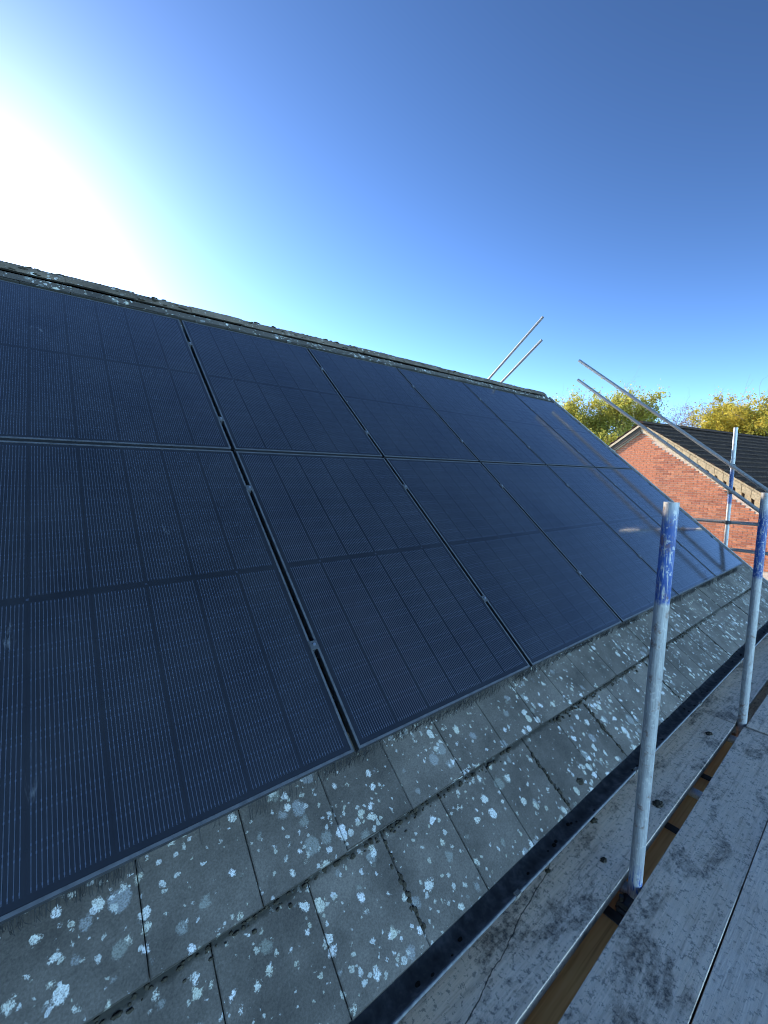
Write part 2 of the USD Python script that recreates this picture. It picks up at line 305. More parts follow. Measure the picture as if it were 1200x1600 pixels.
def cell_mat(name, col, rough):
    n = {"tc": ("texture_coordinate", {}), "g": ("geometry", {}), "p": ("principled_bsdf", {"roughness": rough, "specular_ior_level": .5}),
         "n": ("noise_texture", {"scale": 3.0, "detail": 6., "roughness": .65}), "r": ("rgb_ramp", {"ramp": [(.3, tuple(c * .8 for c in col)), (.6, col), (.85, tuple(c * 1.8 + .006 for c in col))]}),
         "mp": ("mapping", {"scale": (16., 5., 16.)}), "n2": ("noise_texture", {"scale": 1.0, "detail": 7., "roughness": .75, "distortion": .6}),
         "sm": ("map_range", {"from_min": .69, "from_max": .80, "to_min": 0., "to_max": .02, "clamp": True}), "mx": ("mix_color", {"b": (.30, .32, .34)}),
         "rm": ("map_range", {"from_min": .3, "from_max": .7, "to_min": rough * .8, "to_max": rough * 1.3})}
    l = [("g.position", "n.vector"), ("n.fac", "r.fac"), ("g.position", "mp.vector"), ("mp.vector", "n2.vector"), ("n2.fac", "sm.value"), ("sm.result", "mx.fac"), ("r.color", "mx.a"), ("mx.result", "p.base_color"),
         ("n.fac", "rm.value"), ("rm.result", "p.roughness")]
    return M(name, n, l)
m_cell = cell_mat("solar_cell", (.021, .023, .029), .14)
m_sheet = cell_mat("back_sheet", (.008, .009, .012), .14)
m_glass = M("panel_glass", {"g": ("geometry", {}), "f": ("fresnel", {"IOR": 1.72}), "t": ("transparent_bsdf", {}), "gl": ("glossy_bsdf", {"color": (1, 1, 1), "roughness": .075}), "m": ("mix_closure", {}),
    "d": ("diffuse_bsdf", {"color": (.46, .45, .43)}), "n": ("noise_texture", {"scale": 2.2, "detail": 6., "roughness": .62}), "fd": ("map_range", {"from_min": .3, "from_max": .72, "to_min": .012, "to_max": .026, "clamp": True}),
    "mp": ("mapping", {"scale": (16., 5., 7.)}), "n2": ("noise_texture", {"scale": 1.0, "detail": 7., "roughness": .75, "distortion": .6}), "sm": ("map_range", {"from_min": .66, "from_max": .78, "to_min": 0., "to_max": .22, "clamp": True}),
    "ad": ("math", {"math_type": "add"}), "m2": ("mix_closure", {})},
    [("f.fac", "m.fac"), ("t.BSDF", "m.closure1"), ("gl.BSDF", "m.closure2"), ("g.position", "n.vector"), ("n.fac", "fd.value"), ("g.position", "mp.vector"), ("mp.vector", "n2.vector"), ("n2.fac", "sm.value"),
     ("fd.result", "ad.value1"), ("sm.result", "ad.value2"), ("ad.value", "m2.fac"), ("m.closure", "m2.closure1"), ("d.BSDF", "m2.closure2")], "m2.closure")
m_wire = plain("cell_wire", (.85, .80, .74), .4, metal=.0)
m_dot = plain("solder", (.8, .8, .8), .4)
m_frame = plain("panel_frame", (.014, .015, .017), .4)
m_lip = plain("skylit_frame_lip", (.060, .062, .066), .5, noise=.3, scale=30)  # sky reflection on the frame tops, painted in as a paler colour than the sides
m_clamp = plain("clamp", (.05, .052, .056), .5, spec=.4)
m_bolt = plain("bolt", (.5, .52, .55), .3, metal=.9)
m_rail = plain("rail", (.02, .02, .022), .5, metal=.3)
m_brush = plain("brush", (.012, .012, .012), .7)

# ------------------------------------------------------------------ ground
GZ = -6.7
gm = M("grass_ground", {"g": ("geometry", {}), "n": ("noise_texture", {"scale": .25, "detail": 8., "roughness": .6}),
    "r": ("rgb_ramp", {"ramp": [(.3, (.035, .05, .018)), (.55, (.06, .075, .025)), (.75, (.10, .09, .05))]}), "p": ("principled_bsdf", {"roughness": .95, "specular_ior_level": .1})},
    [("g.position", "n.vector"), ("n.fac", "r.fac"), ("r.color", "p.base_color")])
a = np.linspace(0, 2 * np.pi, 49)[:-1]
gv = np.vstack([[[0, 0, GZ]], np.stack([2500 * np.cos(a), 2500 * np.sin(a), np.full(48, GZ)], 1)])
obj("ground", trimesh.Trimesh(gv, [[0, i + 1, (i + 1) % 48 + 1] for i in range(48)], process=False), gm, kind="structure")

# ------------------------------------------------------------------ the house
random.seed(7); rng = np.random.default_rng(7)
GAUGE, TW, V0, NT, STEP = .3345, .297, -2.318, -.11, .028
X_L, X_R = -3.9, 6.29
VR = 2.235                                    # where the two slopes meet, in slope coordinates at tile level
APEX = rw([0, VR, NT])
ZA, YA = APEX[2], APEX[1]
house = thing("house", "grey tiled house roof covered with black solar panels", "house", (0, 0, 0))
def tile_mesh(x0, x1, v0, seed, L=.405, trim=None):
    r = np.random.default_rng(seed)
    j = r.normal(0, .0016, 4); dn = r.normal(0, .0012)
    v1 = min(v0 + L, VR - .01)
    top = lambda v: NT + dn - STEP * (v - v0) / GAUGE
    b, c = .020, .0035
    va, vb = v0 + j[0], v0 + j[1]
    P = []
    for x, vv, s in ((x0 + .0014, va, 1), (x1 - .0014, vb, -1)):
        P += [(x + s * .001, vv, top(vv) - b), (x, vv, top(vv) - b + .003), (x, vv + .0005, top(vv) - c), (x + s * c, vv + c, top(vv + c)),
              (x, v1, top(v1) - c), (x + s * c, v1, top(v1)), (x, v1, top(v1) - b)]
    return mapm(hull(P), rw)
roof = group("roof", house)
nrows = int((VR - V0) / GAUGE) + 1
field = []
for r_ in range(nrows):
    v0 = V0 + GAUGE * r_
    if v0 > VR - .04: break
    off = -.113 if r_ % 2 else -.2615
    k = math.floor((X_L - off) / TW)
    while off + k * TW < X_R - .02:
        x0, x1 = off + k * TW, min(off + (k + 1) * TW, X_R)
        seen = (x1 > -1.6) and (r_ < 2 or r_ >= nrows - 2 or x0 > 5.55)
        m = tile_mesh(x0, x1, v0, 1000 * r_ + k + 50)
        if seen: obj("roof_tile", m, m_tile_top if r_ >= nrows - 3 else m_tile, roof)
        else: field.append(m)
        k += 1
obj("tile_field", cat(field), m_tile, roof, kind="stuff")
# body below the tiles: sarking on both slopes, gable and eaves walls
def rw_far(p):
    q = rw(p); q[..., 1] = 2 * YA - q[..., 1]; return q
deck = cat([mapm(box(X_L, X_R - .05, V0 + .05, VR - .02, NT - .12, NT - .06), rw), mapm(box(X_L, X_R - .05, V0 + .05, VR - .02, NT - .12, NT - .06), rw_far)])
obj("roof_deck", deck, m_black, roof)
far_rows = [mapm(box(X_L, X_R, V0 + GAUGE * i, min(V0 + GAUGE * i + .4, VR - .01), NT - .05, NT - .012 + .001 * (i % 2)), rw_far) for i in range(nrows)]
obj("rear_slope", cat(far_rows), m_tile, roof, kind="stuff")
EY, EZ = rw([0, V0, NT])[1:]
obj("wall", box(X_L + .02, X_R - .12, EY + .16, 2 * YA - EY - .16, GZ, EZ - .14), m_brick_own, house)
gp = np.array([[X_R - .12, EY + .16, EZ - .14], [X_R - .12, 2 * YA - EY - .16, EZ - .14], [X_R - .12, YA, ZA - .14]])
gp2 = gp - [.2, 0, 0]
obj("gable", hull(np.vstack([gp, gp2])), m_brick_own, house)
obj("fascia", box(X_L + .02, X_R - .12, EY + .075, EY + .095, EZ - .22, EZ - .035), m_fascia, house)
obj("soffit", box(X_L + .02, X_R - .12, EY + .0955, EY + .159, EZ - .22, EZ - .205), m_fascia, house)
# verge: mortar bedded under the tile ends
obj("verge", cat([mapm(box(X_R - .045, X_R - .012, V0 + GAUGE * i + .01, V0 + GAUGE * i + GAUGE - .002, NT - .10, NT - .022), rw) for i in range(nrows - 1)]), m_mortar, house)
obj("verge_cap", mapm(cbox(X_R - .005, X_R + .022, V0 - .01, VR - .05, NT - .075, NT + .012, .004), rw), plain("verge_cap", (.33, .32, .30), .7, noise=.4, scale=14, bump=.2), house)
# ridge: angular half-round tiles bedded on mortar
rx_ = X_L
i = 0
while rx_ < 6.03:
    x1 = min(rx_ + .470, 6.16)
    ang = np.linspace(-1.18, 1.18, 11); r0 = .138 + .006 * (i % 2); rng2 = np.random.default_rng(200 + i)
    cz = ZA - .112 + rng2.normal(0, .0035); pts_o = [(r0 * math.sin(t), r0 * math.cos(t)) for t in ang]; pts_i = [((r0 - .016) * math.sin(t), (r0 - .016) * math.cos(t)) for t in ang[::-1]]
    prof = pts_o + pts_i; n_ = len(prof); xs = np.linspace(rx_ + .003, x1 - .003, 9); rings = []
    for xx in xs:
        q = np.array([[xx, YA + p[0], cz + p[1]] for p in prof])
        nn = meshkit.fbm(q * 24, 3, 5)[:, None] - .5
        q[:, 1:] += (q[:, 1:] - [YA, cz]) * nn * .09
        rings.append(q)
    v = np.vstack(rings); f = []
    for s in range(len(xs) - 1):
        for q in range(n_):
            q2 = (q + 1) % n_; A, B, C_, D = s * n_ + q, s * n_ + q2, (s + 1) * n_ + q2, (s + 1) * n_ + q
            f += [[A, C_, B], [A, D, C_]]
    h_ = len(pts_o)
    for base_, fl in ((0, 1), ((len(xs) - 1) * n_, -1)):
        for q in range(h_ - 1):
            A, B, C_, D = base_ + q, base_ + q + 1, base_ + n_ - 2 - q, base_ + n_ - 1 - q
            for t in ([A, B, C_], [A, C_, D]): f.append(t[::fl])
    obj("ridge_tile", trimesh.Trimesh(v, f, process=False), m_ridge, roof)
    rx_ += .452; i += 1
bed = []
xs = np.arange(X_L, 6.15, .03)
for s in (-1, 1):
    pr = []
    for xx in xs:
        w = .012 * (meshkit.noise(np.array([[xx * 9, s, 0]]))[0] - .5)
        pr.append([[xx, YA + s * (.118 + .03 + w), ZA - .125], [xx, YA + s * .118, ZA - .075], [xx, YA + s * .05, ZA - .06], [xx, YA + s * .05, ZA - .15]])
    v = np.array(pr).reshape(-1, 3); f = []
    for q in range(len(xs) - 1):
        for e in range(3): f += [[q * 4 + e, q * 4 + e + 1, q * 4 + e + 5], [q * 4 + e, q * 4 + e + 5, q * 4 + e + 4]]
    bed.append(trimesh.Trimesh(v, f, process=False))
obj("ridge_bedding", cat(bed), m_tile_top, roof)
# gutter: half round, open, with its outer bead and the brackets at its joints
GY, GZT, GR = EY - .012, EZ - .004, .056
def gutter_ring(r, a0, a1, n=12): return [(r * math.cos(t), r * math.sin(t)) for t in np.linspace(a0, a1, n)]
prof = gutter_ring(GR, math.pi, 2 * math.pi) + gutter_ring(GR - .003, 2 * math.pi, math.pi)
gut = trimesh.creation.extrude_polygon(__import__("shapely").Polygon(prof), X_R - X_L + .02)
gut = mapm(gut, lambda v: np.stack([v[:, 2] + X_L, v[:, 0] + GY, v[:, 1] + GZT], -1))
gut_p = obj("gutter", gut, m_gutter, house, smooth=35)
obj("bead", tube((X_L, GY - GR - .001, GZT), (X_R + .02, GY - GR - .001, GZT), .0055, 10, False), m_rim, gut_p, smooth=40)
for xx in (-1.68, -.64, .405, 1.45, 2.50, 3.55, 4.6, 5.65):
    br = gutter_ring(GR + .005, math.pi * .98, 2 * math.pi) + gutter_ring(GR + .0012, 2 * math.pi, math.pi * .98)
    m = trimesh.creation.extrude_polygon(__import__("shapely").Polygon(br), .03)
    m = mapm(m, lambda v: np.stack([v[:, 2] + xx - .015, v[:, 0] + GY, v[:, 1] + GZT], -1))
    obj("bracket", cat([m, box(xx - .013, xx + .013, GY - GR - .009, GY - GR + .007, GZT - .004, GZT + .0085)]), m_gutter, gut_p)

# ------------------------------------------------------------------ moss, in the shelter of the courses and in the gutter
ms = []
for k in range(1100):
    row = 1 if rng.random() < .78 else 0
    x = rng.uniform(-1.4, 6.1)
    # thick in clusters, and where a joint of the course below meets the step
    if meshkit.noise(np.array([[x * 2.1, row * 9.0, 0]]))[0] < .30: continue
    s = (rng.uniform(.002, .006) + .003 * (rng.random() < .1)) if row else rng.uniform(.002, .005)
    v = V0 + GAUGE * row - abs(rng.normal(0, .014)) - .003
    n = NT - STEP * ((v - V0) / GAUGE) if row else NT - .012
    if not row: v = V0 - .002
    ms.append(mapm(lump((x, v, n), (s * rng.uniform(1, 2), s * rng.uniform(.7, 1.3), s * .8), k, 1, .6), rw))
for k in range(260):                            # tufts down some open joints of the eaves course
    j = rng.choice([1, 4, 6, 9, 13, 17]); x = -.2615 + TW * j + rng.normal(0, .006); v = V0 + rng.uniform(.02, .3)
    s = rng.uniform(.002, .0065)
    ms.append(mapm(lump((x, v, NT - STEP * (v - V0) / GAUGE), (s * 1.2, s * 1.5, s * .6), k + 600, 1, .6), rw))
for k in range(60):
    x = rng.uniform(-1.4, 6.1); t = rng.uniform(-.5, .3); s = rng.uniform(.003, .008)
    ms.append(lump((x, GY + .05 * math.sin(t), GZT - .052 * math.cos(t)), (s * 1.6, s, s * .6), k + 900, 1))
for k in range(520):                           # ragged moss on the ridge
    x = rng.uniform(-1.6, 6.1); a_ = rng.uniform(-1.15, .7); s = rng.uniform(.004, .013)
    if meshkit.noise(np.array([[x * 3.1, 7.0, 0]]))[0] < .35: continue
    ms.append(lump((x, YA + .14 * math.sin(a_), ZA - .112 + .14 * math.cos(a_)), (s * rng.uniform(1.2, 2.4), s, s * .55), k + 2000, 1, .6))
tag(obj("moss", cat(ms), m_moss, smooth=True), "dark moss along the steps of the lowest tile courses and the ridge", "moss", kind="stuff")
def clump(px_, py_, plane, size, seed, label):
    size *= .8
    d = ray(px_, py_)
    if plane == "roof":
        nr = np.array([0, -sT, cT]); t = (NT - .012 - CAM @ nr) / (d @ nr)
    else: t = (plane - CAM[2]) / d[2]
    P = CAM + t * d
    m = cat([lump((size * 1.1 * a_, size * .8 * b_, .004), (size * q_ * 1.1, size * q_ * .8, size * q_ * .5), seed * 9 + i_, 2, .6) for i_, (a_, b_, q_) in enumerate([(0, 0, .8), (.6, .2, .5), (-.5, .4, .55), (.1, -.6, .5), (-.7, -.3, .4), (.9, -.4, .3), (-.2, .9, .3)])])
    if plane == "roof": m = mapm(m, rw)
    m.vertices = np.asarray(m.vertices) + P
    tag(obj("moss_clump", m, m_moss, smooth=True), label, "moss clump", "loose moss clumps that fell on tiles and boards")
clump(906, 1222, "roof", .026, 1, "dark moss clump lying on the lowest course of tiles near the gutter")
clump(1028, 1257, -1.70, .030, 2, "dark moss clump on the inner board just right of the near pole")
clump(943, 1345, -1.70, .016, 3, "small moss clump on the inner board left of the near pole")
clump(927, 1283, -1.70, .022, 4, "moss clump against the gutter side of the inner board, left of the near pole")
clump(1108, 1147, -1.70, .024, 5, "flat moss clump near the inner end of the first inner board")
clump(856, 1362, -1.70, .013, 6, "smallest moss clump at the gutter side of the inner board")

# ------------------------------------------------------------------ solar panels
PW, PL, FW, FH = 1.134, 1.73, .0115, .030
def rail_ring(x0, x1, y0, y1):
    """four mitred frame members, each a mesh"""
    prof = [(0, -FH), (0, -.0012), (.0012, 0), (FW - .0006, 0), (FW, -.0008), (FW, -.004), (.002, -.004), (.002, -FH)]
    cor = [np.array([x0, y0]), np.array([x1, y0]), np.array([x1, y1]), np.array([x0, y1])]
    out = []
    for k in range(4):
        A, B = cor[k], cor[(k + 1) % 4]; d = (B - A) / np.linalg.norm(B - A); inn = np.array([-d[1], d[0]])
        v = []
        for (P, sg) in ((A, 1), (B, -1)):
            for (aa, nn) in prof: v.append([*(P + inn * aa + d * sg * aa), nn])
        n = len(prof); f = []
        for q in range(n):
            q2 = (q + 1) % n; f += [[q, n + q2, q2], [q, n + q, n + q2]]
        m = trimesh.Trimesh(np.array(v), np.array(f), process=False)
        out.append(m)
    return out
def make_panel(label, loc, scale):
    t = thing("solar_panel", label, "solar panel", loc, TH, 0, "black solar panels on the tiled roof", scale)
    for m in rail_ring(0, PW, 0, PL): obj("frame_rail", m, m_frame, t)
    cq = np.array([[0, 0], [PW, 0], [PW, PL], [0, PL]]); dg = np.array([[1, 1], [-1, 1], [-1, -1], [1, -1]])
    for k in range(4):
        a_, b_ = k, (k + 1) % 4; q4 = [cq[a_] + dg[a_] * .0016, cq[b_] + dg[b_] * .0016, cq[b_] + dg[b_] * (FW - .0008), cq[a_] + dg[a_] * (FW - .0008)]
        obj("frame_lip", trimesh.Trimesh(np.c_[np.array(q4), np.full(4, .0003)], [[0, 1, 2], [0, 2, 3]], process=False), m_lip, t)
    obj("back_sheet", cat([box(FW + .0002, PW - FW - .0002, FW + .0002, PL - FW - .0002, -.006, -.0022)]), m_sheet, t)
    # 6 x 18 half-cells in two blocks with a gap across the middle
    mx, my, mid = .024, .026, .022
    pw = (PW - 2 * mx) / 6; ph = (PL - 2 * my - mid) / 18; cw, ch = pw - .0022, ph - .0016
    gq = np.array([[FW + .0003, FW + .0003, -.0009], [PW - FW - .0003, FW + .0003, -.0009], [PW - FW - .0003, PL - FW - .0003, -.0009], [FW + .0003, PL - FW - .0003, -.0009]])
    obj("glass", trimesh.Trimesh(gq, [[0, 1, 2], [0, 2, 3]], process=False), m_glass, t)
    wires, dots = [], []
    for j in range(18):
        yy = my + j * ph + (mid if j >= 9 else 0)
        for i_ in range(6):
            xx = mx + i_ * pw
            c = .006                                   # clipped corners
            P = np.array([[xx + c, yy], [xx + cw - c, yy], [xx + cw, yy + c], [xx + cw, yy + ch], [xx, yy + ch], [xx, yy + c]]) + [.0011, .0008]
            v = np.vstack([np.c_[P, np.full(6, -.0018)], np.c_[P, np.full(6, -.0024)]])
            f = [[0, 1, 2], [0, 2, 3], [0, 3, 4], [0, 4, 5]] + sum([[[q, q + 6, (q + 1) % 6 + 6], [q, (q + 1) % 6 + 6, (q + 1) % 6]] for q in range(6)], [])
            obj("solar_cell", trimesh.Trimesh(v, f, process=False), m_cell, t)
    for i_ in range(6):
        for w in range(16):
            xc = mx + i_ * pw + .0011 + cw * (.5 + (w - 7.5) / 16 * .955)
            for b in range(2):
                ya = my + b * (9 * ph + mid) + .003; yb = ya + 9 * ph - .006
                wires.append(([xc - .0008, xc + .0008], [ya, yb], -.0016))
            for j in range(18):
                yy = my + j * ph + (mid if j >= 9 else 0)
                for e in (.011, ph - .011): dots.append(([xc - .0013, xc + .0013], [yy + e - .003, yy + e + .003], -.0014))
    def strips(S):
        v, f = [], []
        for k, ((xa, xb), (ya, yb), n) in enumerate(S):
            v += [[xa, ya, n], [xb, ya, n], [xb, yb, n], [xa, yb, n]]; f += [[4 * k, 4 * k + 1, 4 * k + 2], [4 * k, 4 * k + 2, 4 * k + 3]]
        return trimesh.Trimesh(np.array(v), np.array(f), process=False)
    obj("cell_wires", strips(wires), m_wire, t, kind="stuff")
    obj("solder_points", strips(dots), m_dot, t, kind="stuff")
    for i_ in range(3):                                # bright junction tabs in the middle gap
        xx = mx + pw * (1 + 2 * i_); obj("junction_tab", strips([([xx - .004, xx + .004], [my + 9 * ph + .006, my + 9 * ph + .015], -.0015)]), m_bolt, t)
    return t
ROWGAP = .044
rows = [(-1.7295, ROWGAP - .010), (ROWGAP + .010, 1.7295)]
ords = ["first", "second", "third", "fourth", "fifth", "sixth"]
first_panel = None
for ri, (va, vb) in enumerate(rows):
    for ci in range(6):
        u0 = -1.154 + ci * 1.154 + .010
        sc = (1, (vb - va) / PL, 1)
        loc = rw([u0, va, 0])
        rn = "upper row under the ridge" if ri else "lower row by bare tiles"
        lab = f"{ords[ci]} solar panel from the near end of the {rn}" if ci < 5 else f"last solar panel, at the verge end of the {rn}"
        if ci == 0: lab = f"nearest solar panel, cut by the picture edge, {rn}"
        if first_panel is None: first_panel = make_panel(lab, loc, sc)
        else: copy(first_panel, loc, TH, 0, lab, None, sc)
# mounting rails with their clamps
def mounting_rail(v, label):
    t = thing("mounting_rail", label, "rail", (0, 0, 0), 0, 0, "rails under the solar panels")
    obj("rail", mapm(box(-1.3, 5.80, v - .02, v + .02, -.072, -.0315), rw), m_rail, t)
    for xx in np.arange(-1.2, 5.9, 1.2): obj("roof_hook", mapm(box(xx - .015, xx + .015, v - .12, v + .0, -.10, -.0725), rw), m_rail, t)
    for ci in range(7):
        u = ci * 1.154 - 1.154; w = .019 if ci < 6 else .014
        if ci == 0: continue
        if ci == 6: u = 5 * 1.154 - .010 + .004
        c = obj("clamp", mapm(cat([cbox(u - w, u + w, v - .02, v + .02, .0015, .0055, .0012), box(u - .006, u + .006, v - .018, v + .018, -.0314, .0014)]), rw), m_clamp, t)
        hx = hull([(u + .0065 * math.cos(q), v + .0065 * math.sin(q), z) for q in np.arange(6) * math.pi / 3 for z in (.0056, .0115)])
        obj("bolt", mapm(hx, rw), m_bolt, c)
    return t
for v, lab in ((-1.285, "lowest mounting rail, clamping the foot of the lower panel row"), (-.295, "mounting rail clamping the top of the lower panel row"),
               (.355, "mounting rail clamping the foot of the upper panel row"), (1.33, "highest mounting rail, just below the ridge")):
    mounting_rail(v, lab)
# bristle strip below the lowest panel edge
br_pts, br_cnt = [], []
for k in range(2800):
    u = rng.uniform(-1.15, 5.76); v = -1.725
    if meshkit.noise(np.array([[u * 6, 1, 3]]))[0] < rng.uniform(.1, .62): continue
    L = rng.uniform(.008, .034) * (.6 + .9 * meshkit.noise(np.array([[u * 3, 5, 3]]))[0]); dx = rng.normal(0, .006)
    n0 = rng.uniform(-.085, -.06)
    p = rw([[u, v + .015, n0], [u + dx * .4, v - L * .5, n0 - .02], [u + dx, v - L, NT - .010 + .003]])
    br_pts += list(p); br_cnt.append(3)
bc = UsdGeom.BasisCurves.Define(stage, "/World/brush_strip")
bc.CreateTypeAttr("linear"); bc.CreateCurveVertexCountsAttr(br_cnt); bc.CreatePointsAttr(Vt.Vec3fArray.FromNumpy(np.array(br_pts, np.float32)))
bc.CreateWidthsAttr([.0013]); bc.SetWidthsInterpolation("constant")
UsdShade.MaterialBindingAPI.Apply(bc.GetPrim()).Bind(m_brush)
tag(bc, "black bristle strip under the lower edge of the solar panels", "brush strip", kind="stuff")

# ------------------------------------------------------------------ scaffold boards
def board(x0, x1, ya, yb, z, mat, label, skew=0.0, seed=0, th=.038, group_="scaffold boards of the walkway"):
    """a plank, its long faces a little wavy, edges eased. ya > yb; skew turns it about its far end"""
    nx = max(6, int((x1 - x0) / .12)); xs = np.linspace(x0, x1, nx); c = .002
    prof = [(yb, z - th + c), (yb, z - c), (yb + c, z), (ya - c, z), (ya, z - c), (ya, z - th + c), (ya - c, z - th), (yb + c, z - th)]
    n = len(prof); v = []
    for k, xx in enumerate(xs):
        e = 0
        for (y, zz) in prof:
            w = (meshkit.noise(np.array([[xx * 1.3, y * 5, seed * 3.1]]))[0] - .5)
            v.append([xx, y + w * .003 - skew * (x1 - xx), zz + w * .004])
    f = []
    for k in range(nx - 1):
        for q in range(n):
            q2 = (q + 1) % n; f += [[k * n + q, (k + 1) * n + q, (k + 1) * n + q2], [k * n + q, (k + 1) * n + q2, k * n + q2]]
    for q in range(1, n - 1): f += [[0, q, q + 1], [(nx - 1) * n, (nx - 1) * n + q + 1, (nx - 1) * n + q]]
    m = trimesh.Trimesh(np.array(v), np.array(f), process=False)
    if m.volume < 0: m.invert()
    return tag(obj("scaffold_board", m, mat), label, "scaffold board", group_)
PZ = -1.70
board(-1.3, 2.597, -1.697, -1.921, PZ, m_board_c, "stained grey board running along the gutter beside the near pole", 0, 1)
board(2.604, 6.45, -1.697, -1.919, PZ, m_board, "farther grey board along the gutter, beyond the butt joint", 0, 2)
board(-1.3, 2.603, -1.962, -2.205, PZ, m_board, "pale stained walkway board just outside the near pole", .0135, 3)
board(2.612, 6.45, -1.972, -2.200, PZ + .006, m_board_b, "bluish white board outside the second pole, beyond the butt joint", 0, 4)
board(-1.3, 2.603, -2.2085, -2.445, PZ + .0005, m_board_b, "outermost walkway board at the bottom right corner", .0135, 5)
board(2.612, 6.45, -2.208, -2.43, PZ + .002, m_board, "far outer board at the right picture edge beyond the second pole", 0, 6) if False else None
tag(obj("scaffold_plank", cbox(-1.3, 2.60, -2.03, -1.85, -1.835, -1.797, .003), m_fresh), "clean orange brown timber seen in the slot between the boards", "plank")
tag(obj("scaffold_plank", box(2.66, 6.40, -2.06, -1.85, -1.835, -1.797), m_board_d), "dirty dark board low in the slot behind the second pole", "plank")
for xx, lab in ((2.0, "far black strap over the orange timber in the board slot"), (1.441, "middle black strap over the orange timber in the board slot"), (.79, "near black strap over the orange timber, by the near pole")):
    tag(obj("steel_strap", cbox(xx - .022, xx + .022, -2.0, -1.88, -1.796, -1.790, .001), m_black), lab, "strap")

# ------------------------------------------------------------------ scaffold tubes
TR = .02415
g_galv = pole_mat("galvanised_tube", [], .55)
g_p1 = pole_mat("pole_blue_near", [(-.555, -.205, .555), (-1.9, -1.62, .46)], .78)
g_p2 = pole_mat("pole_blue_second", [(-.72, -.27, .56)], .78)
g_p3 = pole_mat("pole_blue_far", [(-.45, .06, .58)])
g_gs = pole_mat("galvanised_shiny", [])
m_coup = plain("coupler", (.035, .037, .042), .5, metal=.3, noise=.6, scale=50)
def tube_thing(a, b, mat, label, group_, couplers=(), name="scaffold_tube"):
    a, b = np.asarray(a, float), np.asarray(b, float)
    t = thing(name, label, "scaffold tube", a, group=group_)
    obj("tube", tube((0, 0, 0), b - a, TR, 24), mat, t, smooth=40)
    d, s, u, L = frame_of(a, b)
    for at in couplers:                                # a coupler: two collar bands, a body, a bolt with its nut
        P = d * at
        band = cat([tube(P - d * .027, P + d * .027, TR + .011, 16, False)])
        body = hull([P + d * i_ * .024 + s * j * .018 + u * k for i_ in (-1, 1) for j in (-1, 1) for k in (TR + .004, TR + .045)])
        c = obj("coupler", cat([band, body]), m_coup, t)
        obj("bolt", tube(P + s * (TR + .004), P + s * (TR + .042), .0075, 8, False), m_coup, c)
    return t
G = "uprights of the scaffold"
tube_thing((.905, -1.950, -2.4), (.905, -1.975, -.182), g_p1, "near upright scaffold pole with worn blue top standing in the board slot", G)
tube_thing((2.655, -1.944, -2.4), (2.655, -1.946, -.177), g_p2, "second upright pole with blue top at the right picture edge", G)
GX = 6.65
tube_thing((GX, -.94, -2.4), (GX, -.922, .625), g_p3, "far thin upright with blue middle beyond the roof verge", G, couplers=(2.4 + .091, 2.4 - .279, 2.4 - .711))
G = "sloping guard rails over the gable end"
XA = GX - .050
pA0, pA1 = np.array([XA, 1.363, 1.982]), np.array([XA, -2.05, -.836])
tube_thing(pA1, pA0, g_galv, "higher sloping tube that climbs past the brick gable on the right", G)
pB0, pB1 = np.array([XA, 1.365, 1.644]), np.array([XA, -2.05, -1.165])
tube_thing(pB1, pB0, g_galv, "lower sloping tube that climbs in front of the brick gable on the right", G)
tube_thing((XA, 4.9, .78), (XA, 2.121, 2.946), g_galv, "taller sloping tube rising from behind the ridge", G)
tube_thing((XA, 4.9, .49), (XA, 2.123, 2.517), g_galv, "shorter sloping tube rising from behind the ridge", G)
tube_thing((XA + .1, -2.15, -.712), (XA + .1, -.50, -.710), g_galv, "upper level tube crossing the far upright in front of the bricks", "level tubes at the gable end")
tube_thing((XA + .1, -2.15, -1.094), (XA + .1, -.50, -1.099), g_galv, "lower level tube in front of the bricks at the roof corner", "level tubes at the gable end")
for xx, lab in ((.915, "bright tube crossing the board slot at the near pole's foot"), (1.76, "bright tube crossing the board slot between the two poles"), (2.51, "bright tube crossing the board slot near the second pole")):
    tube_thing((xx, -2.9, -1.766), (xx, -1.60, -1.766), g_gs, lab, "cross tubes under the boards")
tube_thing((-1.3, -1.955, -2.08), (6.6, -1.955, -2.08), g_galv, "long tube low below the board slot, clamped to the poles", None) if False else None
# elbow of the coupler that holds the near pole to its cross tube
cp = thing("pole_coupler", "dark steel coupler in the board slot at the near pole's foot", "coupler", (.86, -1.955, -1.79))
obj("body", cat([tube((-.03, 0, 0), (.03, 0, 0), .036, 14, False), cbox(-.045, .02, -.03, .03, -.03, .012, .006)]), m_coup, cp)
obj("bolt", tube((-.02, .02, .0), (-.02, .02, .052), .009, 8, False), m_black, cp)

# ------------------------------------------------------------------ the neighbouring brick house
HA = math.radians(-10)
d = ray(1002, 673); O = CAM + d * (15.0 - CAM[0]) / d[0]
nb = thing("brick_house", "red brick gabled house with dark tiled roof beyond the scaffold", "house", O, 0, HA)
PR = math.radians(33.0); PRR = math.radians(36.3); DEP, HW = 11.0, 4.6
m_nbm = plain("brick_mortar", (.58, .44, .34), .95, noise=.2, scale=20)
def brick_mat(name, col):
    return plain(name, col, .88, noise=.35, scale=26, bump=.3, dark=.72, rnd=.16)
bm = [brick_mat("brick_a", (.46, .150, .068)), brick_mat("brick_b", (.50, .180, .085)), brick_mat("brick_c", (.39, .120, .058))]
def zleft(y): return -math.tan(PR) * y if y > 0 else math.tan(PRR) * y
hz_ = lambda y: zleft(y) - .02
BOT = GZ - O[2]
gw = group("gable_wall", nb)
pts = [(0.012, HW - .4, hz_(HW - .4)), (.012, 0, -.01), (.012, -HW + .4, hz_(-HW + .4)), (.012, -HW + .4, BOT), (.012, HW - .4, BOT)]
